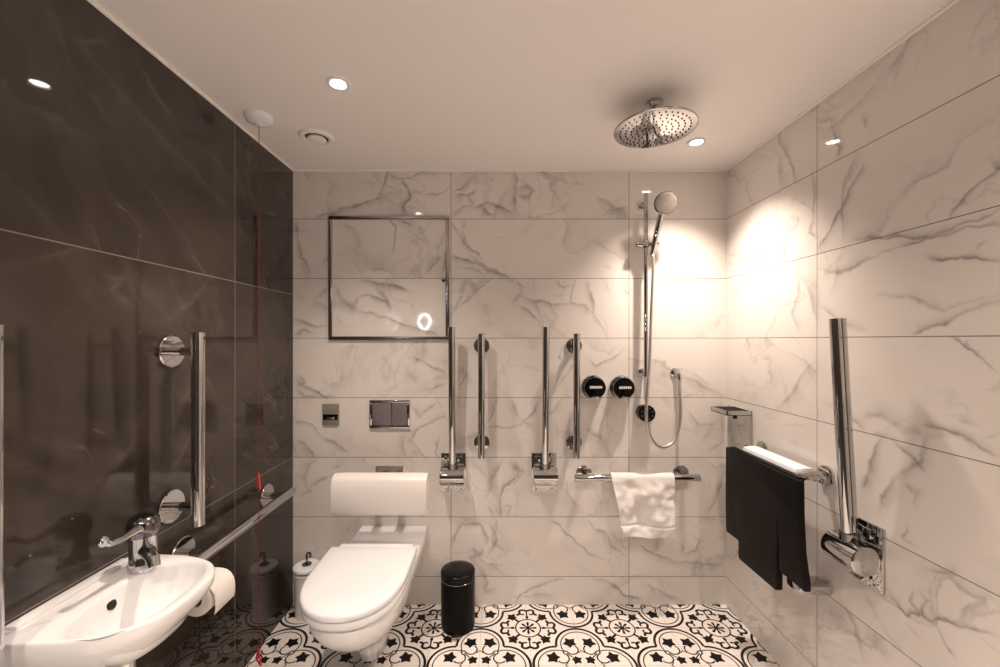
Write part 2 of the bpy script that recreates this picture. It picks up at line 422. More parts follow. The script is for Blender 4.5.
def vnoise(x, y, seed):
    """smooth value noise, vectorised"""
    def h(i, j):
        v = np.sin(i * 127.1 + j * 311.7 + seed * 74.7) * 43758.5453
        return v - np.floor(v)
    i, j = np.floor(x), np.floor(y); fx, fy = x - i, y - j
    fx = fx * fx * (3 - 2 * fx); fy = fy * fy * (3 - 2 * fy)
    return (h(i, j) * (1 - fx) + h(i + 1, j) * fx) * (1 - fy) + (h(i, j + 1) * (1 - fx) + h(i + 1, j + 1) * fx) * fy - 0.5
def fbm(x, y, seed, n=4):
    return sum(vnoise(x * 2 ** k, y * 2 ** k, seed + k) / 2 ** k for k in range(n))
def vein_field(u, v, drawings, conv):
    """darkness of the traced veins at wall coordinates u, v (arrays)"""
    uu = u + fbm(u * 11, v * 11, 3) * .024 + fbm(u * 60, v * 60, 5, 3) * .005
    vv = v + fbm(u * 11, v * 11, 9) * .024 + fbm(u * 60, v * 60, 11, 3) * .005
    cloud = np.clip(.80 + .9 * fbm(u * 17, v * 17, 21), .35, 1.2)
    wide = np.clip(1 + 1.5 * fbm(u * 9, v * 9, 33), .45, 1.9)
    out = np.zeros_like(u)
    for x0, y0, sc, veins in drawings:
        for w, st, pts in veins:
            P_ = [conv(x0 + x / sc, y0 + y / sc) for x, y in pts]
            hw = w / sc * P_[len(P_) // 2][2]
            lo = np.min([p[:2] for p in P_], 0) - 4 * hw; hi = np.max([p[:2] for p in P_], 0) + 4 * hw
            m = np.nonzero((uu > lo[0]) & (uu < hi[0]) & (vv > lo[1]) & (vv < hi[1]))[0]
            if not len(m): continue
            pu, pv = uu[m], vv[m]
            best = np.full(len(m), 9.0); sgn = np.zeros(len(m)); endf = np.ones(len(m))
            for k in range(len(P_) - 1):
                ax, ay = P_[k][:2]; bx, by = P_[k + 1][:2]
                dx, dy = bx - ax, by - ay; L2 = dx * dx + dy * dy + 1e-12
                tt = np.clip(((pu - ax) * dx + (pv - ay) * dy) / L2, 0, 1)
                d = np.hypot(pu - ax - tt * dx, pv - ay - tt * dy)
                c_ = ((pu - ax) * dy - (pv - ay) * dx)
                q = d < best
                best = np.where(q, d, best); sgn = np.where(q, c_, sgn)
                f = np.ones(len(m))
                if k == 0: f = np.minimum(f, .35 + .65 * np.clip(tt * 2.0, 0, 1))
                if k == len(P_) - 2: f = np.minimum(f, .35 + .65 * np.clip((1 - tt) * 2.0, 0, 1))
                endf = np.where(q, f, endf)
            ww = hw * wide[m]
            # a dark line with its soft grey band spilling to one side
            band = np.exp(-(best / np.where(sgn > 0, 1.7 * ww, .6 * ww)) ** 2)
            core = np.exp(-(best / (.26 * ww + .0018)) ** 2)
            val = st * endf * cloud[m] * (.74 * band + .68 * core)
            out[m] = np.maximum(out[m], val) + .25 * np.minimum(out[m], val)
    return np.clip(out, 0, .9)
def stone_face(name, material, axis, plane, u0, u1, v0, v1, step, drawings, conv, box, flip):
    """a thick wall (or door) whose room side is a fine grid carrying the stone's vein values"""
    nu, nv = int((u1 - u0) / step) + 2, int((v1 - v0) / step) + 2
    U, V = np.meshgrid(np.linspace(u0, u1, nu), np.linspace(v0, v1, nv))
    U, V = U.ravel(), V.ravel()
    val = vein_field(U, V, drawings, conv)
    pl = np.full_like(U, plane)
    co = np.stack([U, pl, V], 1) if axis == 0 else np.stack([pl, U, V], 1)
    idx = np.arange(nu * nv).reshape(nv, nu)
    a, b_, c, d = idx[:-1, :-1].ravel(), idx[:-1, 1:].ravel(), idx[1:, 1:].ravel(), idx[1:, :-1].ravel()
    quads = np.stack([a, d, c, b_] if flip else [a, b_, c, d], 1)
    (x0, y0, z0), (x1, y1, z1) = box
    bx = np.array([(x0, y0, z0), (x1, y0, z0), (x1, y1, z0), (x0, y1, z0), (x0, y0, z1), (x1, y0, z1), (x1, y1, z1), (x0, y1, z1)])
    bf = np.array([(0, 3, 2, 1), (4, 5, 6, 7), (0, 1, 5, 4), (1, 2, 6, 5), (2, 3, 7, 6), (3, 0, 4, 7)]) + len(co)
    co = np.concatenate([co, bx]); quads = np.concatenate([quads, bf]); val = np.concatenate([val, np.zeros(8)])
    me = bpy.data.meshes.new(name)
    me.vertices.add(len(co)); me.vertices.foreach_set('co', co.astype(np.float32).ravel())
    me.loops.add(quads.size); me.loops.foreach_set('vertex_index', quads.astype(np.int32).ravel())
    me.polygons.add(len(quads)); me.polygons.foreach_set('loop_start', np.arange(0, quads.size, 4, dtype=np.int32))
    me.update(calc_edges=True); me.validate()
    at_ = me.attributes.new('vein', 'FLOAT', 'POINT'); at_.data.foreach_set('value', val.astype(np.float32))
    me.materials.append(material)
    o = bpy.data.objects.new(name, me); COL.objects.link(o)
    return o
conv_back = lambda x, y: ((x - 496) / 199.0, CH + (340 - y) / 199.0, 1 / 199.0)
def conv_right(x, y):
    Y = XR * F / max(x - 496, 1); return (Y, CH + (340 - y) * Y / F, Y / F)
def conv_left(x, y):
    Y = -XL * F / max(496 - x, 1); return (Y, CH + (340 - y) * Y / F, Y / F)

# ------------------------------------------------------------------ room shell
T = 0.1
struct(stone_face('wall_back', M['marble_back'], 0, D, XL - .01, XR + .01, -.01, ZC + .01, .0034, V_BACK, conv_back, ((XL - T, D + .0008, -T), (XR + T, D + T, ZC + T)), False))
struct(stone_face('wall_left', M['slab_left'], 1, XL, YF - .01, D + .01, -.01, ZC + .01, .008, V_LEFT, conv_left, ((XL - T, YF - T, -T), (XL - .0008, D, ZC + T)), False))
struct(stone_face('wall_right', M['marble_side'], 1, XR, .84, D + .01, -.01, ZC + .01, .0032, V_RIGHT, conv_right, ((XR + .0008, YF - T, -T), (XR + T, D, ZC + T)), True))
struct(make('wall_front', B().box((XL, YF - T, -T), (XR, YF, ZC + T)), M['front_panel'], smooth=False))
struct(make('ceiling', B().box((XL, YF, ZC), (XR, D, ZC + T)), M['paint'], smooth=False))
# small rounded bead along the ceiling edge
struct(make('trim_1', B().tube([(XR - 0.004, YF + .01, ZC - 0.004), (XR - 0.004, D - .01, ZC - 0.004)], 0.006, 12), M['paint']))
struct(make('trim_2', B().tube([(XL + 0.003, YF + .01, ZC - 0.003), (XL + 0.003, D - .01, ZC - 0.003)], 0.006, 12), M['paint']))
struct(make('trim_3', B().tube([(XL + .01, D - 0.003, ZC - 0.003), (XR - .01, D - 0.003, ZC - 0.003)], 0.006, 12), M['paint']))

# floor: cream tiles with a black encaustic pattern, 0.434 m repeat
PER = 0.434
FX, FY = 0.148, 1.884          # centre of one rosette
def floor_pattern():
    """strokes and fills of one repeat, quatrefoil at the origin, rosette at (.5, .5)"""
    strokes, fills = [], []
    def arc(cx, cy, r, a0, a1, n=14):
        return [(cx + r * math.cos(R(a0 + (a1 - a0) * i / n)), cy + r * math.sin(R(a0 + (a1 - a0) * i / n))) for i in range(n + 1)]
    def rot(pts, k):
        c, s = (1, 0, -1, 0)[k], (0, 1, 0, -1)[k]
        return [(c * x - s * y, s * x + c * y) for x, y in pts]
    def mir(pts): return [(-x, y) for x, y in pts]
    def leaf(cx, cy, ang, size):
        size *= 1.28; rad = [1.0, .60, 1.02, .58, .86, .50, .86, .58, 1.02, .60]
        pts = []
        for i in range(10):
            a = R(ang + 36 * i)
            pts.append((cx + size * rad[i] * math.cos(a), cy + size * rad[i] * math.sin(a)))
        return pts
    for k in range(4):
        strokes.append((rot(arc(0, .25, .236, -3, 183, 26), k), .019))
        strokes.append((rot(arc(0, .25, .190, -23.6, 203.6, 26), k), .009))
        for mm in (False, True):
            f = (lambda p: rot(mir(p), k)) if mm else (lambda p: rot(p, k))
            strokes.append((f([(.178, .178), (.150, .178)] + arc(.088, .196, .060, -22, -235, 14)), .011))
            fills.append(f(leaf(.094, .285, 60, .062)))
            strokes.append((f([(.030, .155), (.0, .185)]), .007))
        fills.append(rot(leaf(.066, .066, 225, .046), k))
        strokes.append((rot([(.06, .06), (.115, .115), (.15, .15)], k), .009))
    def off(pts): return [(x + .5, y + .5) for x, y in pts]
    strokes.append((off(arc(0, 0, .132, 0, 360, 40)), .011))
    fills.append(off(arc(0, 0, .026, 0, 360, 12)[:-1]))
    for k in range(8):
        a = R(45 * k); c, s = math.cos(a), math.sin(a)
        pet = [(.022, -.006), (.06, -.013), (.082, -.013), (.092, 0), (.082, .013), (.06, .013), (.022, .006)]
        fills.append(off([(c * x - s * y, s * x + c * y) for x, y in pet]))
    for k in range(4):
        # corner leaves of the rosette
        fills.append(off(rot(leaf(.165, .165, 45, .052), k)))
        strokes.append((off(rot([(.094, .094), (.15, .15)], k)), .02))
        # axial scrolls
        tear = [(.165 + .024 * math.cos(R(a)), .017 * math.sin(R(a))) for a in range(0, 360, 30)]
        fills.append(off(rot(tear, k)))
        strokes.append((off(rot([(.17, 0), (.27, 0)], k)), .012))
        for sg in (1, -1):
            curl = [(.27, 0)] + [(x, sg * y) for x, y in arc(.245, .045, .042, -45, 60, 8)] + [(.225, sg * .075), (.20, sg * .105)]
            strokes.append((off(rot(curl, k)), .021))
            hook = [(x, sg * y) for x, y in arc(.235, .048, .026, 60, 230, 8)]
            strokes.append((off(rot(hook, k)), .015))
            fills.append(off(rot([(x, sg * y) for x, y in [(.235, .075), (.225, .105), (.195, .125), (.195, .09), (.21, .07)]], k)))
    return strokes, fills

fb = B()
fb.box((XL, YF, -T), (XR, D, 0.0))
pb = bmesh.new()
strokes, fills = floor_pattern()
def add_stroke(bm, pts, w, ox, oy, z, mi):
    n = len(pts); L, Rr = [], []
    for i, (x, y) in enumerate(pts):
        a = pts[max(i - 1, 0)]; b = pts[min(i + 1, n - 1)]
        dx, dy = b[0] - a[0], b[1] - a[1]
        if i == 0 and pts[0] == pts[-1]: pass
        l = math.hypot(dx, dy) or 1
        nx, ny = -dy / l * w / 2, dx / l * w / 2
        L.append(bm.verts.new((ox + (x + nx) * PER, oy + (y + ny) * PER, z)))
        Rr.append(bm.verts.new((ox + (x - nx) * PER, oy + (y - ny) * PER, z)))
    for i in range(n - 1):
        f = bm.faces.new((L[i], Rr[i], Rr[i + 1], L[i + 1])); f.material_index = mi
QX, QY = FX + PER / 2, FY + PER / 2
for ix in range(-4, 3):
    for iy in range(-4, 2):
        ox, oy = QX + ix * PER, QY + iy * PER
        if ox + PER < XL or ox - PER > XR: continue
        if oy < 0.6: continue
        for k, (pts, w) in enumerate(strokes): add_stroke(pb, pts, w * 1.3, ox, oy, 0.0004, 1)
        for pts in fills:
            f = pb.faces.new([pb.verts.new((ox + x * PER, oy + y * PER, 0.00055)) for x, y in pts]); f.material_index = 1
for co, no in (((XL, 0, 0), (-1, 0, 0)), ((XR, 0, 0), (1, 0, 0)), ((0, D, 0), (0, 1, 0))):
    bmesh.ops.bisect_plane(pb, geom=pb.verts[:] + pb.edges[:] + pb.faces[:], plane_co=co, plane_no=no, clear_outer=True)
for f in pb.faces:
    f.normal_update()
    if f.normal.z < 0: f.normal_flip()
k = math.floor((XL - FX) / (PER / 2)) + 1
def gq(a, b, z=0.0002):
    f = pb.faces.new([pb.verts.new(q) for q in ((a[0], a[1], z), (b[0], a[1], z), (b[0], b[1], z), (a[0], b[1], z))]); f.material_index = 2
while FX + k * PER / 2 < XR:
    x = FX + k * PER / 2; gq((x - .0007, YF), (x + .0007, D)); k += 1
k = -14
while FY + k * PER / 2 < D:
    y = FY + k * PER / 2
    if y > YF: gq((XL, y - .0007), (XR, y + .0007))
    k += 1
tmp = bpy.data.meshes.new('tmp'); pb.to_mesh(tmp); pb.free(); fb.bm.from_mesh(tmp); bpy.data.meshes.remove(tmp)
struct(make('floor', fb, [M['tile_white'], M['tile_black'], M['grout']], smooth=False, recalc=False))

# ------------------------------------------------------------------ wall-hung toilet
TX = -0.510
def dshape(w, front, back, z, cx=TX, straight=None, n=40, e=2.2, wb=None):
    """rounded front, straight sides; closed loop"""
    if straight is None: straight = front + min((back - front) * 0.55, 0.27)
    wb = w if wb is None else wb
    pts = [(cx + wb, back)]
    pts += [(cx + wb + (w - wb) * t_, back + (straight - back) * t_) for t_ in (0.25, 0.5, 0.75)]
    for i in range(n + 1):
        a = PI * i / n
        c, s = math.cos(a), math.sin(a)
        pts.append((cx + w * math.copysign(abs(c) ** (2 / e), c), straight - (straight - front) * abs(s) ** (2 / e)))
    pts += [(cx - wb - (w - wb) * (1 - t_), straight + (back - straight) * t_) for t_ in (0.25, 0.5, 0.75)]
    pts += [(cx - wb, back)]
    return [Vector((x, y, z)) for x, y in pts]
TL = Vector((TX, D, 0.0))
toilet = thing('toilet', 'white wall-hung toilet with closed lid, between brush holder and black bin', 'toilet', TL)
b = B()
b.loft([dshape(.042, 1.645, D - .001, .046, straight=1.73), dshape(.054, 1.615, D - .001, .056, straight=1.73), dshape(.064, 1.588, D - .001, .11, straight=1.72),
        dshape(.086, 1.545, D - .001, .175, straight=1.71), dshape(.115, 1.475, D - .001, .215, straight=1.69), dshape(.143, 1.395, D - .001, .260, straight=1.67),
        dshape(.160, 1.335, D - .001, .315, straight=1.63), dshape(.170, 1.300, D - .001, .362, straight=1.60, wb=.165), dshape(.172, 1.295, D - .001, .392, straight=1.60, wb=.165),
        dshape(.168, 1.30, D - .001, .397, straight=1.60, wb=.161)])
make('bowl', b, M['ceramic'], toilet, at=TL, angle=50)
b = B()
b.loft([dshape(.172, 1.288, 1.69, .408, straight=1.52), dshape(.178, 1.280, 1.700, .416, straight=1.52), dshape(.178, 1.280, 1.700, .436, straight=1.52), dshape(.174, 1.286, 1.695, .4395, straight=1.52)])
make('seat', b, M['plastic'], toilet, at=TL, angle=60)
b = B()
b.loft([dshape(.176, 1.280, 1.702, .443, straight=1.52), dshape(.181, 1.273, 1.706, .447, straight=1.52), dshape(.181, 1.273, 1.706, .461, straight=1.52), dshape(.178, 1.277, 1.703, .467, straight=1.52),
        dshape(.170, 1.286, 1.696, .470, straight=1.52), dshape(.12, 1.35, 1.66, .4715, straight=1.52)])
make('lid', b, M['plastic'], toilet, at=TL, angle=60)
b = B().box((TX - .150, 1.695, .3972), (TX + .160, 1.742, .464), .008)
make('hinge_cover', b, M['plastic'], toilet, at=TL)

# padded backrest on a wall bracket
BX = -0.520
bl = Vector((BX, D, 0.63))
rest = thing('padded_support', 'white padded backrest held off the marble wall above the toilet', 'backrest', bl)
def padsec(x, inset=0.0):
    i = inset
    pr = [(1.874, .552), (1.874 - i, .552 + i), (1.874, .716 - i), (1.868, .724 - i), (1.848, .727 - i), (1.822, .718 - i), (1.806 + i, .700 - i),
          (1.801 + i, .65), (1.803 + i, .572 + i), (1.812 + i, .552 + i), (1.835, .546 + i), (1.862, .547 + i)]
    return [Vector((x, y, z)) for y, z in pr]
def loops_pad():
    x0, x1 = BX - .211, BX + .211
    return [padsec(x0 + .010, .016), padsec(x0 + .003, .008), padsec(x0, .002)] + [padsec(x0 + (x1 - x0) * i / 8) for i in range(1, 8)] + [padsec(x1, .002), padsec(x1 - .003, .008), padsec(x1 - .010, .016)]
make('pad', B().loft(loops_pad()), M['pad'], rest, at=bl, angle=60)
make('wall_plate', B().box((-.603, D - .008, .615), (-.466, D - .0002, .698), .002), M['steel'], rest, at=bl)
for xa_ in (-.599, -.499):
    make('bracket_arm', B().box((xa_, 1.868, .650), (xa_ + .034, D - .006, .662), .002), M['steel'], rest, at=bl)

# flush plate
fl = Vector((-.5325, D, .958))
flush = thing('flush_plate', 'chrome framed dual flush plate with dark buttons above the toilet backrest', 'flush plate', fl)
b = B()
x0, x1, z0, z1 = -.633, -.432, .888, 1.029
for a_, c_ in (((x0, z0), (x1, z0 + .014)), ((x0, z1 - .012), (x1, z1)), ((x0, z0 + .014), (x0 + .012, z1 - .012)), ((x1 - .012, z0 + .014), (x1, z1 - .012))):
    b.box((a_[0], D - .013, a_[1]), (c_[0], D - .0002, c_[1]), .0025)
make('frame', b, M['chrome'], flush, at=fl)
make('backing', B().box((x0 + .010, D - .006, z0 + .012), (x1 - .010, D - .0003, z1 - .010)), M['dark_chrome'], flush, at=fl)
make('flush_button', B().box((x0 + .014, D - .012, z0 + .016), (-.523, D - .006, z1 - .014), .003), M['flush_grey'], flush, at=fl)['label'] = 'left dark flush button'
make('flush_button', B().box((-.520, D - .012, z0 + .016), (x1 - .014, D - .006, z1 - .014), .003), M['flush_grey'], flush, at=fl)['label'] = 'right dark flush button'

# small grey call plate
cl_ = Vector((-.828, D, .956))
call = thing('wall_switch_plate', 'small square grey wall plate with a dark band, left of the flush plate', 'switch plate', cl_)
make('plate', B().box((-.870, D - .009, .902), (-.786, D - .0002, 1.010), .003), M['grey_plate'], call, at=cl_)
make('dark_band', B().box((-.865, D - .0105, .930), (-.791, D - .0085, .958), .001), M['black_gloss'], call, at=cl_)
make('button', B().box((-.848, D - .0125, .934), (-.808, D - .010, .945), .001), M['steel'], call, at=cl_)

# framed access panel
pl_ = Vector((-.534, D, 1.62))
panel = thing('access_panel', 'large chrome framed marble access panel high on the back wall', 'access panel', pl_)
x0, x1, z0, z1, w = -.838, -.234, 1.330, 1.951, .018
b = B()
for a_, c_ in (((x0, z0), (x1, z0 + w)), ((x0, z1 - w), (x1, z1)), ((x0, z0 + w), (x0 + w, z1 - w)), ((x1 - w, z0 + w), (x1, z1 - w))):
    b.box((a_[0], D - .012, a_[1]), (c_[0], D - .0002, c_[1]), .0015)
make('frame', b, M['frame_steel'], panel, at=pl_)
door = stone_face('tiled_door', M['marble_back'], 0, D - .006, x0 + w, x1 - w, z0 + w, z1 - w, .0034, V_BACK, conv_back, ((x0 + w, D - .0055, z0 + w), (x1 - w, D - .0003, z1 - w)), False)
door.data.transform(Matrix.Translation(-pl_)); door.parent = panel
make('lock', B().lathe([(.010, 0), (.010, .004), (.008, .005)], (-.262, D - .0055, 1.630), (0, -1, 0), 20), M['dark_chrome'], panel, at=pl_)

# ------------------------------------------------------------------ grab rails (local frame: wall plane y = 0, room towards -y)
def flange(b, x, z, r=.040):
    b.lathe([(r, .0003), (r, .007), (r - .003, .010), (.006, .011)], (x, 0, z), (0, -1, 0), 40)
def make_grab(name, label, loc, rot, group, y=-.073, rf=.040, rb=.0168):
    t_ = thing(name, label, 'grab rail', loc, rot, group)
    h = .3025
    b = B().lathe([(rb - .0025, -h), (rb, -h + .002), (rb, h - .002), (rb - .0025, h)], (0, y, 0), (0, 0, 1), 32)
    make('bar', b, M['chrome'], t_)
    for z in (-.2425, .2425):
        fb_ = B(); flange(fb_, 0, z, rf)
        fo = make('flange', fb_, M['chrome'], t_)
        make('post', B().tube([(0, -.010, z), (0, y + .004, z)], .0135, 20), M['chrome'], fo)
    return t_
GR = 'chrome fixed grab rails'
grab = make_grab('grab_rail', 'vertical chrome grab rail between the two folded support rails on the back wall', (-.071, D, 1.059), (0, 0, 0), GR)
dup(grab, 'vertical chrome grab rail right beside the two round shower controls', (.391, D, 1.059))
dup(grab, 'horizontal chrome rail low on the back wall, carrying the white towel', (.684, D, .662), (0, PI / 2, 0))
grab2 = make_grab('grab_rail', 'vertical chrome grab rail on the dark wall behind the basin tap', (XL, 1.2765, 1.052), (0, 0, PI / 2), GR, y=-.088, rf=.051, rb=.0185)
dup(grab2, 'vertical chrome grab rail at the left picture edge, near side of the basin', (XL, .750, 1.058), (0, 0, PI / 2))
dup(grab2, 'horizontal chrome grab rail along the dark wall between basin and corner', (XL, 1.565, .640), (0, PI / 2, PI / 2))

# hinged support rails, folded up
def make_fold(label, loc, rot, group):
    t_ = thing('folding_support_rail', label, 'support rail', loc, rot, group)
    b = B().box((-.062, -.010, -.098), (.062, -.0003, .096), .002)
    b.box((-.030, -.018, .050), (.030, -.0095, .080), .002)
    pl = make('wall_plate', b, M['chrome'], t_)
    for x in (-.038, .038):
        for z in (-.085, .080):
            make('screw', B().lathe([(.005, .0), (.005, .002), (.003, .003)], (x, -.0095, z), (0, -1, 0), 12), M['steel'], pl)
    b = B().lathe([(.041, -.059), (.044, -.057), (.044, .057), (.041, .059)], (0, -.0545, -.004), (1, 0, 0), 44)
    make('hinge_barrel', b, M['chrome'], t_)
    b = B()
    for dy in (-.007, .007):
        b.tube([(0, -.052 + dy, .020), (0, -.092 + dy, .725)], .0165, 28)
    make('arm', b, M['chrome'], t_)
    make('hinge_collar', B().tube([(0, -.052, .025), (0, -.0545, .060)], .026, 28), M['dark_chrome'], t_)
    return t_
FG = 'folded-up chrome support rails'
fold = make_fold('folded-up chrome support rail on the back wall just right of the toilet backrest', (-.213, D, .668), (0, 0, 0), FG)
dup(fold, 'folded-up chrome support rail at the middle of the back wall, right of the bin', (.240, D, .668))
dup(fold, 'folded-up chrome support rail on the right wall in front of the black seat', (XR, 1.272, .672), (0, 0, -PI / 2))

# ------------------------------------------------------------------ shower
def make_control(label, loc):
    t_ = thing('shower_control', label, 'shower control', loc, (0, 0, 0), 'round shower controls')
    make('wall_rose', B().lathe([(.060, .0003), (.060, .012), (.056, .016), (.048, .017)], (0, 0, 0), (0, -1, 0), 48), M['chrome'], t_)
    make('knob', B().lathe([(.046, .016), (.052, .020), (.052, .052), (.049, .056), (.010, .057)], (0, 0, 0), (0, -1, 0), 48), M['black_gloss'], t_)
    b = B().box((-.031, -.068, -.002), (.031, -.056, .012), .003)
    make('grip_bar', b, M['steel'], t_)
    b = B()
    for k in range(6):
        b.box((-.029 + k * .0102, -.0695, .000), (-.029 + k * .0102 + .007, -.0675, .010), .0008)
    make('bar_marks', b, M['plastic'], t_)
    b = B().box((-.012, -.064, -.040), (.012, -.056, -.002), .002)
    make('lever', b, M['black_gloss'], t_)
    make('lever_tip', B().box((-.018, -.066, -.050), (.018, -.056, -.040), .003), M['chrome'], t_)
    return t_
ctl = make_control('left one of the two black-faced round shower controls, beside the grab rail', (.486, D, 1.095))
dup(ctl, 'right one of the two black-faced round shower controls, nearer the shower hose', (.628, D, 1.093))
kl = Vector((.742, D, .968))
knob = thing('shower_diverter', 'small black round knob under the shower riser rail', 'shower control', kl, (0, 0, 0))
make('wall_rose', B().lathe([(.043, .0003), (.043, .012), (.040, .015)], kl, (0, -1, 0), 40), M['chrome'], knob, at=kl)
make('knob', B().lathe([(.038, .014), (.042, .018), (.042, .045), (.039, .049), (.008, .050)], kl, (0, -1, 0), 40), M['black_gloss'], knob, at=kl)
b = B()
for k in range(8):
    a = R(45 * k + 22)
    b.lathe([(.0035, 0), (.0035, .002)], kl + Vector((.028 * math.cos(a), -.048, .028 * math.sin(a))), (0, -1, 0), 8)
make('grip_dot', b, M['steel'], knob, at=kl)

RXx, RYy = .733, D - .055
rl = Vector((RXx, D, 1.15))
riser = thing('shower_riser_rail', 'tall thin chrome riser rail holding the hand shower', 'shower rail', rl)
make('rail', B().lathe([(.006, 1.150), (.0105, 1.152), (.0105, 2.045), (.006, 2.048)], (RXx, RYy, 0), (0, 0, 1), 24), M['chrome'], riser, at=rl)
make('lower_pipe', B().tube([(RXx, RYy, 1.152), (RXx, RYy, 1.03)], .0085, 20), M['plastic'], riser, at=rl)  # white colour stands in for bright light reflected on the riser's lower end
for z in (1.17, 2.005):
    bb = B().tube([(RXx, D - .002, z), (RXx, RYy, z)], .008, 16)
    bb.lathe([(.018, .0003), (.018, .008), (.014, .010)], (RXx, D, z), (0, -1, 0), 28)
    make('wall_bracket', bb, M['chrome'], riser, at=rl)
b = B().tube([(.686, RYy, 1.797), (.692, RYy, 1.797), (.790, RYy + .002, 1.797), (.797, RYy + .002, 1.797)], [.011, .0145, .0145, .011], 20)
b.lathe([(.0185, -.016), (.019, -.013), (.019, .013), (.017, .016)], (RXx, RYy, 1.797), (0, 0, 1), 28)
make('slider', b, M['chrome'], riser, at=rl)
# hand shower
hb, hc = P(654.5, 243, 1.965), P(666, 203, 1.90)
neck = P(661, 215, 1.935)
hs = thing('hand_shower', 'round chrome hand shower tilted in the slider of the riser rail', 'hand shower', hb)
ax = Vector((-.16, -1, -.30)).normalized()
bk = hc - ax * .018
make('handle', B().tube([hb - (neck - hb) * .45, hb, hb + (neck - hb) * .5, neck, bk], [.0085, .013, .0145, .0135, .014], 20), M['chrome'], hs, at=hb)
head = make('head', B().lathe([(.018, -.030), (.040, -.020), (.0535, -.008), (.0545, -.002), (.053, .002), (.049, .003)], hc, ax, 44), M['chrome'], hs, at=hb)
fb_ = B().lathe([(.049, .0028), (.048, .0042), (.02, .0046)], hc, ax, 40)
n_ = ax.orthogonal().normalized(); m_ = ax.cross(n_)
for r, q in ((.014, 7), (.026, 12), (.038, 18)):
    for k in range(q):
        a = 2 * PI * k / q
        fb_.lathe([(.0022, 0), (.0022, .0065), (.0012, .0075)], hc + n_ * r * math.cos(a) + m_ * r * math.sin(a), ax, 8)
make('spray_face', fb_, M['spray'], head, at=hb)
# hose and its wall outlet
oel = Vector((.8985, D, 1.166))
elbow = thing('hose_outlet', 'small chrome wall elbow feeding the shower hose', 'hose outlet', oel)
b = B().lathe([(.024, .0003), (.024, .006), (.020, .009), (.012, .010)], oel, (0, -1, 0), 32)
make('wall_rose', b, M['chrome'], elbow, at=oel)
b = B().tube([oel + Vector((0, -.008, 0)), oel + Vector((0, -.030, 0)), oel + Vector((.003, -.040, -.006)), oel + Vector((.006, -.042, -.030))], [.011, .011, .011, .010], 20)
make('elbow', b, M['chrome'], elbow, at=oel)
hp = [hb - (neck - hb) * .44, P(653.3, 262, 1.97), P(651.5, 310, 1.972), P(649.7, 361, 1.965), P(648, 385, 1.95), P(646.3, 410, 1.94), P(647, 425, 1.94), P(650.5, 437, 1.945), P(656, 444.5, 1.955),
      P(663.5, 447, 1.965), P(671.5, 443.5, 1.975), P(677, 434, 1.985), P(680, 420, 1.99), P(680.5, 405, 1.995), P(679.5, 390, 2.0), oel + Vector((.006, -.042, -.031))]
def smooth_path(pts, n=8):
    out = []
    for i in range(len(pts) - 1):
        p0, p1, p2, p3 = pts[max(i - 1, 0)], pts[i], pts[i + 1], pts[min(i + 2, len(pts) - 1)]
        for k in range(n):
            s = k / n
            out.append(.5 * ((2 * p1) + (p2 - p0) * s + (2 * p0 - 5 * p1 + 4 * p2 - p3) * s * s + (3 * p1 - p0 - 3 * p2 + p3) * s ** 3))
    return out + [pts[-1]]
tag(make('shower_hose', B().tube(smooth_path(hp), .0075, 14), M['hose'], at=hp[9]), 'slim chrome shower hose looping from hand shower to wall elbow', 'shower hose')

# rain head from the ceiling
sl = Vector((.569, 1.463, ZC))
rain = thing('rain_shower', 'large round chrome rain shower head hanging from the ceiling', 'shower head', sl)
hz = 2.086
make('ceiling_rose', B().lathe([(.030, -.0003), (.030, -.014), (.024, -.022), (.012, -.024)], sl, (0, 0, 1), 36), M['chrome'], rain, at=sl)
make('drop_arm', B().tube([sl + Vector((0, 0, -.02)), (sl.x, sl.y, hz + .022)], .011, 20), M['chrome'], rain, at=sl)
make('swivel', B().lathe([(.012, .034), (.020, .028), (.022, .016), (.030, .010)], (sl.x, sl.y, hz), (0, 0, 1), 28), M['chrome'], rain, at=sl)
disc = make('disc', B().lathe([(.02, .010), (.132, .005), (.140, .003), (.142, 0), (.1405, -.003), (.137, -.004), (.02, -.004)], (sl.x, sl.y, hz), (0, 0, 1), 72), M['chrome'], rain, at=sl, angle=60)
b = B()
for i, r in enumerate((.020, .040, .060, .080, .100, .119)):
    q = 6 * (i + 1)
    for k in range(q):
        a = 2 * PI * k / q + i * .3
        b.lathe([(.0027, -.0035), (.0027, -.0062), (.0017, -.0068)], (sl.x + r * math.cos(a), sl.y + r * math.sin(a), hz), (0, 0, 1), 8)
nz_ = make('nozzle', b, M['rubber'], disc, at=sl); nz_['kind'] = 'stuff'

# ------------------------------------------------------------------ soap tray in the corner
so = Vector((XR, 1.93, 1.0))
soap = thing('soap_tray', 'small chrome shelf tray on the right wall, above the far end of the black seat', 'soap tray', so)
make('back_plate', B().box((XR - .006, 1.836, .80), (XR - .0003, 2.030, 1.008), .0015), M['chrome'], soap, at=so)
b = B()
xa, xb, ya, yb, za, zb = 1.040, XR - .004, 1.836, 1.975, .988, 1.010
b.box((xa, ya, za), (xb, yb, za + .004))
b.box((xa, ya, za), (xa + .005, yb, zb), .001); b.box((xa, ya, za), (xb, ya + .005, zb), .001)
b.box((xa, yb - .005, za), (xb, yb, zb), .001)
b.box((xb - .004, ya, za), (xb, yb, zb), .001)
make('tray', b, M['chrome'], soap, at=so)
make('drain_insert', B().box((xa + .006, ya + .006, za + .005), (xb - .020, yb - .006, zb - .001)), M['rubber'], soap, at=so)
make('tray_clip', B().box((1.070, ya - .004, za - .012), (1.084, ya + .010, za + .002), .001), M['black'], soap, at=so)

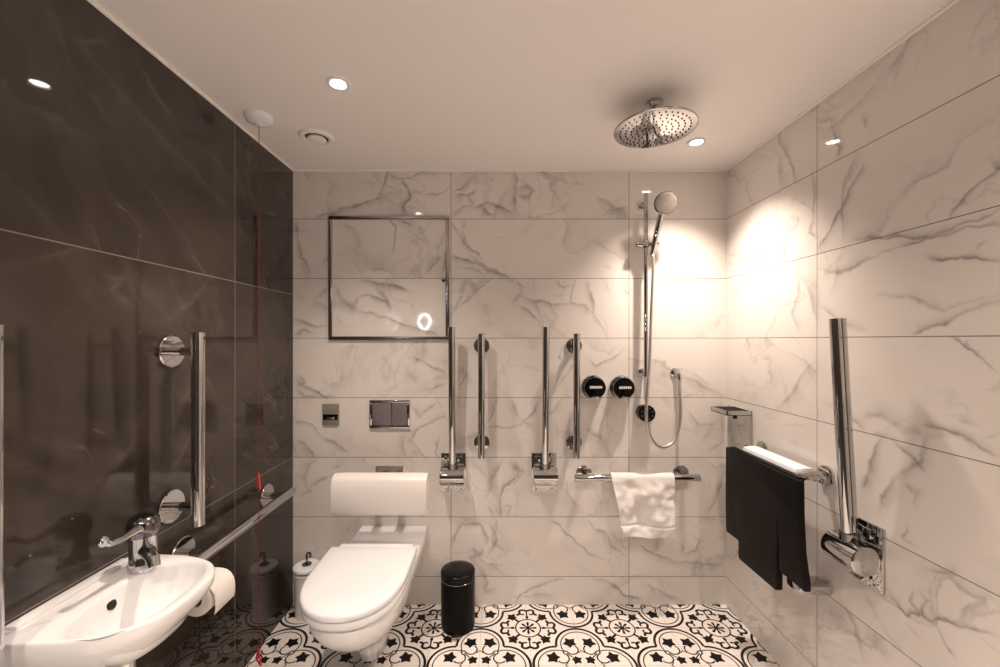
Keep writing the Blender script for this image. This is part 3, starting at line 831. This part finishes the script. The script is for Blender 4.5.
# ------------------------------------------------------------------ fold-up shower seat on its rail
se = Vector((XR, 1.575, .86))
seat = thing('folded_bath_bench', 'black shower seat hung folded on a chrome rail on the right wall', 'shower bench', se)
rx, rz = 1.095, .858
make('rail', B().lathe([(.010, 1.395), (.0135, 1.397), (.0135, 1.795), (.010, 1.797)], (rx, 0, rz), (0, 1, 0), 28), M['chrome'], seat, at=se)
for y in (1.425, 1.765):
    b = B().lathe([(.034, .0003), (.034, .008), (.030, .011), (.012, .012)], (XR, y, rz), (-1, 0, 0), 36)
    b.tube([(XR - .010, y, rz), (rx, y, rz)], .011, 20)
    make('flange', b, M['chrome'], seat, at=se)
# shell behind the pad, rolled over the rail; white paints in lamp glare on chrome
def shell(y):
    pr = [(1.060, .470), (1.056, .60), (1.050, .74), (1.042, .84), (1.040, .868), (1.046, .880), (1.075, .884), (1.104, .882), (1.114, .874),
          (1.108, .872), (1.098, .875), (1.072, .875), (1.056, .868), (1.058, .84), (1.066, .74), (1.070, .60), (1.072, .470)]
    return [Vector((x, y, z)) for x, z in pr]
make('glare_shell', B().loft([shell(1.42), shell(1.52), shell(1.62), shell(1.72)]), M['plastic'], seat, at=se, angle=50)
poly = [(1.364, .859), (1.794, .860), (1.797, .70), (1.794, .505), (1.786, .490), (1.708, .494), (1.701, .488), (1.703, .432), (1.694, .420), (1.475, .425), (1.468, .432), (1.4665, .55), (1.4635, .685),
        (1.4590, .55), (1.4575, .508), (1.44, .502), (1.42, .503), (1.352, .494), (1.350, .52), (1.360, .62), (1.362, .74)]
def seat_pt(y, z, d):
    curl = max(0.0, (1.463 - y) / .11) * max(0.0, (.70 - z) / .2)      # the near flap curls a little towards the wall
    return Vector((1.020 + d + .012 * curl, y, z))
b = B().prism(poly, seat_pt, -.010, .012, .0022, 2)
make('black_pad', b, M['black_pad'], seat, at=se, angle=40)
b = B().box((1.018, 1.376, .852), (1.044, 1.780, .866), .004)
make('top_edge', b, M['rubber'], seat, at=se)
b = B().tube([(1.034, 1.385, .868), (1.060, 1.385, .880), (1.094, 1.385, .876), (1.112, 1.385, .858), (1.104, 1.385, .842)], .009, 14)
b.box((1.030, 1.378, .855), (1.100, 1.418, .872), .004)
make('hook', b, M['chrome'], seat, at=se)
b = B().box((1.040, 1.395, .455), (XR - .006, 1.462, .487), .004)
b.lathe([(.016, .0003), (.016, .008)], (XR, 1.428, .470), (-1, 0, 0), 24)
make('wall_rest', b, M['chrome'], seat, at=se)

# ------------------------------------------------------------------ towel over the low rail
def towel():
    b = B()
    yr, zr, rr = D - .073, .662, .0245
    NU, front, back = 44, .270, .190
    prof = []
    for i in range(80): prof.append((yr - rr, zr - front * (1 - i / 80), i / 80, 0))
    for i in range(13):
        a = PI * i / 12
        prof.append((yr - rr * math.cos(a), zr + rr * math.sin(a), 1, 0))
    for i in range(1, 20): prof.append((yr + rr, zr - back * i / 19, 1 - i / 19, 1))
    rows_o, rows_i = [], []
    for (y, z, s, side) in prof:
        ro, ri = [], []
        for k in range(NU + 1):
            u = k / NU
            xl = .553 + (0 if side else .050 * (1 - s) ** 1.1) + .004 * math.sin(9 * z + 3)
            xr = .856 - (0 if side else .008 * (1 - s))
            x = xl + (xr - xl) * u
            amp = (1 - s) ** .6
            f = 0.0
            if side == 0:
                n3 = noise.noise(Vector((x * 16, z * 13, 1.7)))
                n4 = noise.noise(Vector((x * 34, z * 30, 4.2)))
                f = (.022 * n3 + .008 * n4) * min(1, (1 - s) * 6) + .010 * amp * math.sin(u * 9 + z * 8)
                f -= .014 * amp
                zb = abs(z - (zr - front * .80))
                if zb < .007: f += .009 * (1 - zb / .007)
            yo = y + f
            zz = z + (.006 * math.sin(u * 7) * (1 - s) if side == 0 else 0)
            th = .006
            ny = -1 if (side == 0) else 1
            if s == 1 and side == 0:
                dz, dy = (z - zr) / rr, (y - yr) / rr
            else:
                dz, dy = 0, ny
            ro.append(Vector((x, yo, zz)))
            ri.append(Vector((x, yo - dy * th, zz - dz * th)))
        rows_o.append(ro); rows_i.append(ri)
    loops = [o + list(reversed(i)) for o, i in zip(rows_o, rows_i)]
    b.loft(loops)
    return b
tag(make('towel', towel(), M['towel'], at=(.71, D - .073, .662), angle=80), 'white hand towel draped over the low chrome rail on the back wall', 'towel')

# ------------------------------------------------------------------ bin and toilet brush
bi = Vector((-.177, 1.90, 0))
bin_ = thing('pedal_bin', 'black cylindrical pedal bin on the patterned floor right of the toilet', 'bin', bi)
make('body', B().lathe([(.070, .014), (.078, .016), (.0785, .022), (.0785, .236), (.077, .238)], bi, (0, 0, 1), 56), M['black'], bin_, at=bi)
make('base', B().lathe([(.072, .0006), (.075, .003), (.075, .014), (.070, .0145)], bi, (0, 0, 1), 56), M['rubber'], bin_, at=bi)
make('lid', B().lathe([(.074, .238), (.080, .240), (.080, .256), (.078, .262), (.070, .266), (.04, .268)], bi, (0, 0, 1), 56), M['black_gloss'], bin_, at=bi, angle=50)
b = B().prism([(-.022, -.076), (.022, -.076), (.018, -.104), (-.018, -.104)], lambda u, v, d: Vector((bi.x + u, bi.y + v, .012 + d)), 0, .006, .002)
make('pedal', b, M['steel'], bin_, at=bi)
make('lid_band', B().lathe([(.0789, .228), (.0796, .2285), (.0796, .2305), (.0789, .231)], bi, (0, 0, 1), 56, cap0=False, cap1=False), M['dark_chrome'], bin_, at=bi)

br = Vector((-.917, 1.978, 0))
brush = thing('toilet_brush', 'white toilet brush holder with dark hook handle in the corner left of the toilet', 'toilet brush', br)
make('holder', B().lathe([(.048, .0006), (.052, .004), (.058, .20), (.0585, .212), (.056, .214)], br, (0, 0, 1), 48), M['ceramic'], brush, at=br)
make('rim_band', B().lathe([(.0575, .205), (.061, .207), (.061, .211), (.0575, .213)], br, (0, 0, 1), 48), M['plastic'], brush, at=br)
make('lid', B().lathe([(.056, .222), (.062, .224), (.063, .228), (.062, .236), (.058, .240), (.02, .242)], br, (0, 0, 1), 48), M['plastic'], brush, at=br)
make('lid_stem', B().lathe([(.050, .212), (.050, .223)], br, (0, 0, 1), 40), M['black'], brush, at=br)
b = B().lathe([(.022, .2415), (.021, .247), (.010, .250)], br, (0, 0, 1), 28)
b.tube([br + Vector((0, 0, .246)), br + Vector((0, 0, .285)), br + Vector((.003, 0, .296)), br + Vector((.013, 0, .300)), br + Vector((.018, 0, .293)), br + Vector((.016, 0, .278))], .0055, 14)
make('hook_handle', b, M['dark_chrome'], brush, at=br)

# ------------------------------------------------------------------ basin, tap, trap
ba = Vector((XL, .975, .73))
basin = thing('wash_basin', 'small white wall-hung wash basin on the dark left wall', 'basin', ba)
bc = Vector((-.850, .968, 0))
def ray_to(fn, ang):
    lo, hi = 0.0, .6
    for _ in range(40):
        mid = (lo + hi) / 2
        if fn(bc.x + mid * math.cos(ang), bc.y + mid * math.sin(ang)) < 1: lo = mid
        else: hi = mid
    return bc.x + lo * math.cos(ang), bc.y + lo * math.sin(ang)
def outer(k, sh=0.0):
    def fn(x, y):
        if x < XL + .0008 + sh: return 2
        return (abs(x - XL) / (.302 * k)) ** 3.0 + (abs(y - .974) / (.172 * k ** .8)) ** 3.0
    return fn
def inner(k, n=2.4):
    return lambda x, y: (abs(x + .833) / (.086 * k)) ** n + (abs(y - .968) / (.142 * k)) ** n
NA = 96
def loop(fn, z): return [Vector((*ray_to(fn, 2 * PI * i / NA + .01), z)) for i in range(NA)]
zr = .73
b = B()
b.loft([loop(outer(.44), zr - .150), loop(outer(.56), zr - .145), loop(outer(.72), zr - .118), loop(outer(.87), zr - .076), loop(outer(.968), zr - .040), loop(outer(.995), zr - .024),
        loop(outer(1.0), zr - .008), loop(outer(.992), zr - .001), loop(outer(.978), zr), loop(inner(1.07), zr - .0005), loop(inner(1.03), zr - .003), loop(inner(1.0), zr - .010),
        loop(inner(.96), zr - .035), loop(inner(.88), zr - .070), loop(inner(.72), zr - .098), loop(inner(.45), zr - .110), loop(inner(.16), zr - .114)])
make('bowl', b, M['ceramic'], basin, at=ba, angle=80)
make('back_ledge', B().box((XL + .0005, .842, zr - .003), (XL + .030, 1.112, zr + .008), .005), M['ceramic'], basin, at=ba)
make('soap_ridge', B().box((-.950, .900, zr - .001), (-.944, 1.000, zr + .002), .001), M['ceramic'], basin, at=ba)
make('overflow', B().lathe([(.012, -.004), (.012, .0015), (.0095, .002)], (-.9165, .972, zr - .030), (1, 0, .35), 24), M['black_slot'], basin, at=ba)
make('waste', B().lathe([(.018, .0), (.020, .002), (.017, .004), (.006, .0035)], (-.845, .968, zr - .1135), (0, 0, 1), 28), M['chrome'], basin, at=ba)
tr = thing('basin_trap', 'chrome bottle trap and waste pipe under the wash basin', 'pipe', (-.880, .974, .47))
tl = Vector((-.880, .974, .47))
make('tailpipe', B().tube([(-.880, .974, zr - .148), (-.880, .974, .45)], .016, 20), M['chrome'], tr, at=tl)
make('bottle', B().lathe([(.022, .36), (.030, .365), (.030, .445), (.020, .455)], (-.880, .974, 0), (0, 0, 1), 32), M['chrome'], tr, at=tl)
make('outlet_pipe', B().tube([(-.905, .974, .43), (XL + .001, .974, .43)], .014, 20), M['chrome'], tr, at=tl)

tp = Vector((-.928, 1.074, zr))
tap = thing('basin_tap', 'chrome lever mixer tap on the far corner of the wash basin', 'tap', tp)
b = B().lathe([(.031, .0), (.033, .004), (.033, .020), (.030, .028), (.030, .085), (.032, .090)], tp, (0, 0, 1), 40)
make('body', b, M['chrome'], tap, at=tp)
make('cartridge_cap', B().lathe([(.033, .088), (.036, .094), (.036, .118), (.033, .130), (.024, .138), (.008, .140)], tp, (0, 0, 1), 40), M['dark_chrome'], tap, at=tp, angle=50)
sd = Vector((.80, -.60, 0)).normalized()
b = B().tube([tp + sd * .015 + Vector((0, 0, .052)), tp + sd * .05 + Vector((0, 0, .056)), tp + sd * .085 + Vector((0, 0, .050)), tp + sd * .095 + Vector((0, 0, .034))], [.018, .016, .014, .013], 24)
make('spout', b, M['chrome'], tap, at=tp)
ld = Vector((.07, -1, 0)).normalized()
b = B().tube([tp + Vector((.010, 0, .112)) + ld * .02, tp + Vector((.010, 0, .118)) + ld * .04, tp + Vector((.006, 0, .112)) + ld * .075, tp + Vector((.004, 0, .118)) + ld * .108, tp + Vector((.004, 0, .131)) + ld * .122], [.013, .011, .0085, .008, .0095], 20)
b.lathe([(.004, -.0125), (.010, -.0075), (.0125, 0), (.010, .0075), (.004, .0125)], tp + Vector((.004, 0, .131)) + ld * .124, (0, 0, 1), 20)
make('lever', b, M['chrome'], tap, at=tp)

# toilet roll behind the basin
ro = Vector((-.918, 1.245, .545))
hold = thing('toilet_roll_holder', 'chrome toilet roll holder on the dark wall behind the basin', 'toilet roll holder', (XL, 1.365, .545))
hl = Vector((XL, 1.365, .545))
b = B().lathe([(.022, .0003), (.022, .008), (.018, .010)], hl, (1, 0, 0), 28)
b.tube([hl + Vector((.008, 0, 0)), hl + Vector((.092, 0, 0)), hl + Vector((.102, -.010, 0)), hl + Vector((.102, -.135, 0))], .007, 16)
make('holder_arm', b, M['chrome'], hold, at=hl)
roll = thing('toilet_roll', 'white toilet roll with a loose sheet, hanging behind the wash basin', 'toilet roll', ro)
b = B()
prof = [(.020, 0), (.047, 0), (.049, .002), (.049, .098), (.047, .1), (.020, .1), (.020, 0)]
b.lathe(prof, ro + Vector((0, 0, -.012)), (0, 1, 0), 48, cap0=False, cap1=False)
make('paper', b, M['paper'], roll, at=ro, angle=50)
make('core', B().lathe([(.0195, .001), (.0195, .099), (.0185, .099), (.0185, .001), (.0195, .001)], ro + Vector((0, 0, -.012)), (0, 1, 0), 32, cap0=False, cap1=False), mat('cardboard', (.16, .12, .09), .9), roll, at=ro)
pts = [(-.01, .0495), (.018, .0475), (.034, .043), (.047, .033), (.056, .018), (.060, -.004), (.060, -.026), (.057, -.044)]
lp = []
for y in (ro.y + .003, ro.y + .035, ro.y + .067, ro.y + .097):
    o_ = [Vector((ro.x + u, y, ro.z - .012 + v + .0006)) for u, v in pts]
    lp.append(o_ + [q + Vector((-.0010, 0, -.0010)) for q in reversed(o_)])
make('loose_sheet', B().loft(lp), M['paper'], roll, at=ro, angle=80)

# ------------------------------------------------------------------ ceiling things
def make_downlight(label, loc):
    t_ = thing('downlight', label, 'downlight', loc, (0, 0, 0), 'recessed ceiling spots')
    make('trim_ring', B().lathe([(.022, -.0015), (.027, -.006), (.037, -.005), (.039, -.0003)], (0, 0, 0), (0, 0, 1), 40, cap0=False, cap1=False), M['plastic'], t_)
    make('lens', B().lathe([(.001, -.0035), (.016, -.0035), (.022, -.0014), (.022, -.0003)], (0, 0, 0), (0, 0, 1), 32, cap0=True, cap1=True), M['lens'], t_)
    return t_
labels = ['recessed ceiling spot above the toilet, left of the vent line', 'recessed ceiling spot near the back right corner behind the rain shower',
          'recessed ceiling spot near the right wall, overhead of the camera side', 'recessed ceiling spot in the middle, behind the camera', 'recessed ceiling spot near the left wall, behind the camera']
labels[0] = 'recessed ceiling spot in front of the round vent, above the toilet'
dl = None
for (x, y, wts, beam), lab in zip(SPOTS, labels):
    dl0 = make_downlight(lab, (x, y, ZC)) if dl is None else dup(dl, lab, (x, y, ZC))
    if dl is None: dl = dl0
    ld_ = bpy.data.lights.new('spot_beam', 'SPOT')
    ld_.energy = wts; ld_.color = WARM
    ld_.spot_size = R(beam); ld_.spot_blend = 1.0; ld_.shadow_soft_size = .022
    lo = bpy.data.objects.new('spot_beam', ld_); COL.objects.link(lo)
    lo.location = (x, y, ZC - .012)

ve = Vector((-.753, 1.716 * .967 + .055, ZC))
vent = thing('ceiling_vent', 'round white extract vent in the ceiling near the dark wall', 'vent', ve)
make('rim', B().lathe([(.046, -.004), (.050, -.010), (.060, -.011), (.069, -.006), (.071, -.0003)], ve, (0, 0, 1), 48, cap0=False, cap1=False), M['paint'], vent, at=ve, angle=60)
make('throat', B().lathe([(.047, -.0006), (.047, -.004)], ve, (0, 0, 1), 40), mat('vent_shadow_gap', (.10, .09, .08), .8), vent, at=ve)
make('disc', B().lathe([(.030, -.003), (.038, -.010), (.038, -.014), (.034, -.017), (.01, -.018)], ve, (0, 0, 1), 48), M['paint'], vent, at=ve, angle=50)

pc = Vector((-.905, 1.558, ZC))
pull = thing('pull_cord', 'white ceiling pull switch with long red emergency cord beside the dark wall', 'pull cord', pc)
make('ceiling_switch', B().lathe([(.050, -.0003), (.050, -.010), (.046, -.020), (.030, -.028), (.014, -.031), (.009, -.036)], pc, (0, 0, 1), 44), M['plastic'], pull, at=pc, angle=50)
cord = make('cord', B().tube([pc + Vector((0, 0, -.03)), Vector((pc.x, pc.y, .80)), Vector((pc.x - .003, pc.y, .14))], .0013, 8), M['cord'], pull, at=pc)
def bangle(z, s, yaw):
    c, sn = math.cos(yaw), math.sin(yaw)
    p2 = [(0, s * .62), (s * .5, -s * .38), (-s * .5, -s * .38), (0, s * .62)]
    b = B()
    for a_, c_ in zip(p2, p2[1:]):
        b.tube([Vector((pc.x - .002 + a_[0] * c, pc.y + a_[0] * sn, z + a_[1])), Vector((pc.x - .002 + c_[0] * c, pc.y + c_[0] * sn, z + c_[1]))], .003, 10)
    return b
make('triangle_grip', bangle(.790, .054, R(-48)), M['red'], pull, at=pc)['label'] = 'upper red triangle grip'
make('triangle_grip', bangle(.120, .052, R(-42)), M['red'], pull, at=pc)['label'] = 'lower red triangle grip near the floor'

# lit ring on the wall behind the camera, seen as a reflection in the marble
rg = Vector((-.835, YF, 1.545))
ring = thing('ring_wall_lamp', 'oval white ring lamp on the wall behind the camera, mirrored in the marble', 'wall lamp', rg)
pts = [rg + Vector((.066 * math.cos(2 * PI * i / 36), .030, .086 * math.sin(2 * PI * i / 36))) for i in range(37)]
make('glow_ring', B().tube(pts, .006, 12), M['ring_glow'], ring, at=rg)
make('mount', B().box(rg + Vector((-.008, .0003, -.100)), rg + Vector((.008, .024, -.075)), .002), M['chrome'], ring, at=rg)
